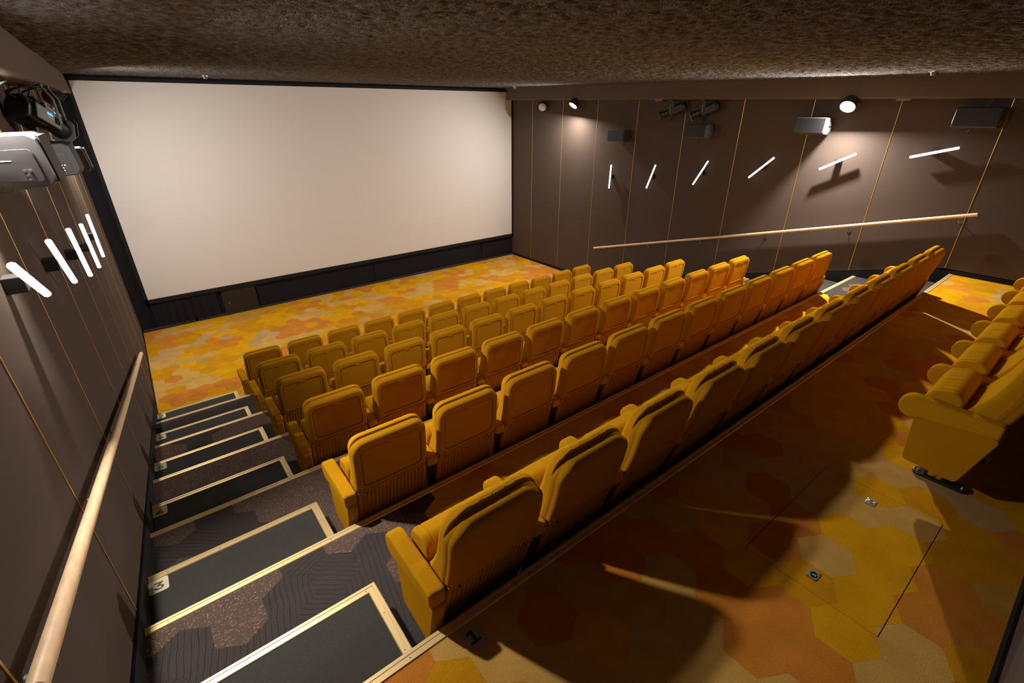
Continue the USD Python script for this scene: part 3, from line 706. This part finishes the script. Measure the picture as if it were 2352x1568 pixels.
def arm(t, x, end=0):
    """Padded armrest on its support; end: -1 or 1 for the row's ends, which carry a full tapering side panel."""
    g = Polygon([(.005, .515), (.25, .505), (.33, .478), (.40, .446), (.425, .445), (.425, .595), (.005, .588)]).union(Polygon([(.42 + .075 * math.cos(a), .52 + .075 * math.sin(a)) for a in np.linspace(-PI / 2, PI / 2, 14)])).buffer(.012).buffer(-.012).buffer(-.008).buffer(.008)
    if end: g = g.union(Polygon([(.005, .50), (.425, .455), (.425, .52), (.005, .56)])).buffer(.01).buffer(-.01)
    c = np.array(g.exterior.coords)[:-1]
    padp = resample(c if g.exterior.is_ccw else c[::-1], 72)
    obj('armrest_pad', slab(padp, x - .044, x + .044, .018, 'x', 5), M['velvet'], t)
    if end:
        pan = rpoly([(.09, .13), (.37, .15), (.395, .47), (.02, .505), (-.005, .50)], .025, 56)
        obj('side_panel', slab(pan, x - .036, x + .036, .008, 'x', 4), M['velvet_back'], t)
    else:
        obj('support', slab(rpoly([(.11, .13), (.22, .13), (.26, .50), (.03, .515)], .015, 40), x - .022, x + .022, .004, 'x', 3), M['black_plastic'], t)
    f = x - end * .14
    ft = cat(slab(rpoly([(f - .045, .02), (f + .045, .02), (f + .045, .31), (f - .045, .31)], .04, 40), 0.0, .02, .006, 'z', 4), bx(f - .03, f + .03, .12, .25, .018, .20, .006))
    fo = obj('foot', ft, M['black_metal'], t)
    obj('bolt', cat(*[trimesh.creation.cylinder(.009, .008, sections=8).apply_translation((f, y, .023)) for y in (.05, .28)]), M['steel'], fo)
    if end: obj('support', bx(*sorted((x, f)), .12, .25, .17, .22, .006), M['black_metal'], t)

def make_seat(loc, label, group, end=0, recliner=False):
    yR = lambda z: np.interp(z, ZK, RECLINED if recliner else UPRIGHT)
    top, ctop, rad, tk, rim = (.974, .997, .115, .078, .046) if recliner else (.984, 1.0, .085, .064, .030)
    t = thing('theatre_chair', label, 'cinema seat', loc, group)
    # rear shell: a padded frame round a sunk upper panel and a slatted lower field
    sh = back_sections(.262, .055, top, rad, lambda z: yR(z) + .014, lambda z: yR(z) + tk, 15, er=rim, ef=.005)
    obj('back_shell', sh, M['velvet_back'], t, smooth=40)
    # raised rim on the rear: side and top band
    def ring(outer, inner, y0, y1, so=.008, si=.006):
        """A band between two outlines on the reclined rear face, its outer edge rounded by so, its inner edge by si."""
        def pl(p, d): return np.stack([p[:, 0], yR(p[:, 1]) + d, p[:, 1]], 1)
        o, i = outer, inner
        toward = (i - o) / (np.linalg.norm(i - o, axis=1, keepdims=True) + 1e-9)
        th = np.linspace(0, PI / 2, 6)
        rows = [pl(o, y1)] + [pl(o + toward * so * (1 - math.cos(t)), y0 + so * (1 - math.sin(t))) for t in th]
        rows += [pl(i - toward * si * (1 - math.sin(t)), y0 + si * (1 - math.cos(t))) for t in np.linspace(0, PI / 2, 4)] + [pl(i, y1)]
        k = len(o); v = np.vstack(rows); f = []; a = np.arange(k); b = (a + 1) % k
        for r_ in range(len(rows)):
            p, q = r_ * k, ((r_ + 1) % len(rows)) * k
            f += [np.stack([p + a, p + b, q + b], 1), np.stack([p + a, q + b, q + a], 1)]
        m = trimesh.Trimesh(v, np.vstack(f), process=False)
        if m.volume < 0: m.invert()
        return m
    def match(outer_pts, inner_pts, ro, ri, n=96):
        c = np.mean([np.min(inner_pts, 0), np.max(inner_pts, 0)], 0)
        go, gi = Polygon(outer_pts), Polygon(inner_pts)
        def cast(g):
            e = np.array(g.exterior.coords); res = []
            for a in np.linspace(0, 2 * PI, n, endpoint=False):
                d = np.array([math.cos(a), math.sin(a)]); best = None
                p, q = e[:-1] - c, e[1:] - c; s = q - p
                den = d[0] * s[:, 1] - d[1] * s[:, 0]
                with np.errstate(divide='ignore', invalid='ignore'):
                    tt = (p[:, 0] * s[:, 1] - p[:, 1] * s[:, 0]) / den; uu = (p[:, 0] * d[1] - p[:, 1] * d[0]) / den
                ok = (tt > 0) & (uu >= -1e-9) & (uu <= 1 + 1e-9)
                res.append(c + d * tt[ok].min())
            return np.array(res)
        return cast(go), cast(gi)
    O = Polygon([(-.262, .06), (.262, .06), (.262, top - .001), (-.262, top - .001)]).buffer(-rad, join_style=2).buffer(rad, quad_segs=10)
    upper = O.intersection(sbox(-.3, .565, .3, 1.1)); lower = sbox(-.262, .06, .262, .563)
    pt = top - .062
    I1 = Polygon([(-.218, .605), (.218, .605), (.212, pt), (-.212, pt)]).buffer(-.045 - .03 * recliner, join_style=2).buffer(.045 + .03 * recliner, quad_segs=8)
    o1, i1 = match(np.array(upper.exterior.coords)[:-1], np.array(I1.exterior.coords)[:-1], 0, 0)
    if not recliner: obj('rear_rim', ring(o1, i1, -.003, rim + .006, rim, .006), M['velvet_back'], t, smooth=50)
    I2 = sbox(-.228, .10, .228, .545); o2, i2 = match(np.array(lower.exterior.coords)[:-1], np.array(I2.exterior.coords)[:-1], 0, 0, 64)
    obj('lower_frame', ring(o2, i2, .003, .030, .012, .004), M['velvet_back'], t, smooth=30)
    wrap = lambda c: np.stack([c[:, 0], c[:, 1] + yR(c[:, 2]), c[:, 2]], 1)
    if recliner:    # one plain upholstered upper face, rolled over at the top
        g = upper.buffer(-.004, join_style=2); e = np.array(g.exterior.coords)[:-1]; e = e if g.exterior.is_ccw else e[::-1]
        nz = 26; secs = []
        hwz = lambda z: .258 - (rad - math.sqrt(max(0.0, rad ** 2 - max(0.0, z - (top - rad)) ** 2)))
        for z in np.r_[.570, .574, np.linspace(.585, top - rad, 10), top - rad + rad * np.sin(np.linspace(.1, 1.45, 12))]:
            hw = hwz(z); k = max(0.0, (z - (top - rim)) / rim); lift = rim * (1 - math.sqrt(max(0.0, 1 - min(k, 1) ** 2))) + (.006 if z == .570 else .001 if z == .574 else 0)
            xs = np.r_[-hw + .03 * (1 - np.cos(np.linspace(0, PI / 2, 6))), np.linspace(-hw + .03, hw - .03, 9)[1:-1], (hw - .03 * (1 - np.cos(np.linspace(0, PI / 2, 6))))[::-1]] if hw > .05 else np.linspace(-hw, hw, 19)
            ed = np.clip((np.abs(xs) - (hw - .03)) / .03, 0, 1); yy = -.003 + .03 * (1 - np.sqrt(1 - ed ** 2)) * (hw > .05) + lift
            secs.append(np.vstack([np.stack([xs, yR(z) + yy, np.full(len(xs), z)], 1), np.stack([xs[::-1], np.maximum(yR(z) + yy[::-1] + .004, yR(z) + .05), np.full(len(xs), z)], 1)]))
        bp = obj('back_panel', loft(secs), M['velvet_back'], t, smooth=50)
    else:           # the sunk upper panel with a finger notch in its top edge
        ip = inset(resample(np.array(I1.exterior.coords)[:-1] if I1.exterior.is_ccw else np.array(I1.exterior.coords)[:-1][::-1], 96), .006)
        bp = obj('back_panel', slab(ip, .0045, .014, .003, 'y', 3, warp=wrap), M['velvet_back'], t, smooth=40)
        obj('finger_notch', slab(rpoly([(-.034, pt - .02), (.034, pt - .02), (.028, pt + .004), (-.028, pt + .004)], .006, 24), -.002, .012, .003, 'y', 3, warp=wrap), M['velvet_back'], bp)
    for xx in (-.195, .195):
        obj('screw', cyl((xx, yR(.535) - .001, .53), (xx, yR(.535) + .01, .53), .005, n=8), M['black_metal'], bp)
    # slats
    gr = part('rear_slats', t)
    for n in range(16):
        xx = -.210 + .028 * n
        secs = []
        for z in (.102, .2, .3, .4, .5, .543):
            y = yR(z); secs.append(np.array([(xx - .0095, y + .0145, z), (xx - .0095, y + .009, z), (xx - .0065, y + .006, z), (xx + .0065, y + .006, z), (xx + .0095, y + .009, z), (xx + .0095, y + .0145, z)]))
        obj('slat', loft(secs), M['velvet_back'], gr, smooth=30)
    # front cushion with stitched channels
    th = lambda z: np.interp(z, [.36, .50, .59, .7, .85, .95, 1.02], [.16, .15, .112, .086, .070, .060, .055])
    cu = back_sections(.258, .36, ctop, rad - .005, lambda z: yR(z) + tk - .008, lambda z: yR(z) + tk - .004 + th(z), 85, channels(.007, .0045) if recliner else channels(.0035, .004), er=.008, ef=.038, steps=22)
    obj('back_cushion', cu, M['velvet'], t, smooth=50)
    # tipped-up seat: profile in yz, lofted along x with stitched channels
    pr = rpoly([(.205, .265), (.325, .235), (.39, .30), (.405, .56), (.375, .625), (.27, .655), (.215, .615)], .04, 56)
    g = channels(.004, .003); secs = []
    hw = .247
    for x in np.r_[-hw + .018 * (1 - np.cos(np.linspace(0, PI / 2, 6))), np.linspace(-hw + .018, hw - .018, 75)[1:-1], (hw - .018 * (1 - np.cos(np.linspace(0, PI / 2, 6))))[::-1]]:
        e = max(0.0, (abs(x) - (hw - .018)) / .018); d = .018 * (1 - math.sqrt(max(0, 1 - e * e))) + float(g(np.array(x)))
        q = inset(pr, d); secs.append(np.stack([np.full(len(q), x), q[:, 0], q[:, 1]], 1))
    obj('seat_cushion', loft(secs), M['velvet'], t, smooth=50)
    obj('seat_hinge', cat(cyl((-.275, .25, .33), (.275, .25, .33), .016, n=12)), M['black_metal'], t)
    arm(t, -SP / 2, -1 if end < 0 else 0)
    if end > 0: arm(t, SP / 2, 1)
    return t
NTH = ['first', 'second', 'third', 'fourth', 'fifth', 'sixth', 'seventh', 'eighth', 'ninth', 'tenth', 'eleventh', 'twelfth']
ROWN = {2: 'second row from the back', 3: 'third row from the back', 4: 'middle row', 5: 'third row from the screen', 6: 'second row from the screen', 7: 'row nearest the screen'}
protos = {}
def seat_at(x, y, z, label, group, end=0, recliner=False):
    key = (end, recliner)
    if key not in protos: protos[key] = make_seat((x, y, z), label, group, end, recliner)
    else: copy(protos[key], (x, y, z), label, group)
for k in range(2, 8):
    for i in range(12):
        lab = f'mustard velvet cinema chair, {NTH[i]} from the numbered stairs in the {ROWN[k]}'
        if k == 2 and i == 0: lab = 'nearest mustard velvet cinema chair, end of the second row from the back'
        seat_at(SEAT0 + SP * i, (k - 2) * P, tier(k), lab, f'mustard chairs in the {ROWN[k]}', -1 if i == 0 else int(i == 11), k == 2)
for i in range(7):
    lab = f'mustard velvet cinema chair, {NTH[i]} from the open floor in the back row'
    seat_at(4.15 + SP * (i + .5), -1.325, TOP, lab, 'mustard chairs in the back row', -1 if i == 0 else int(i == 6), True)
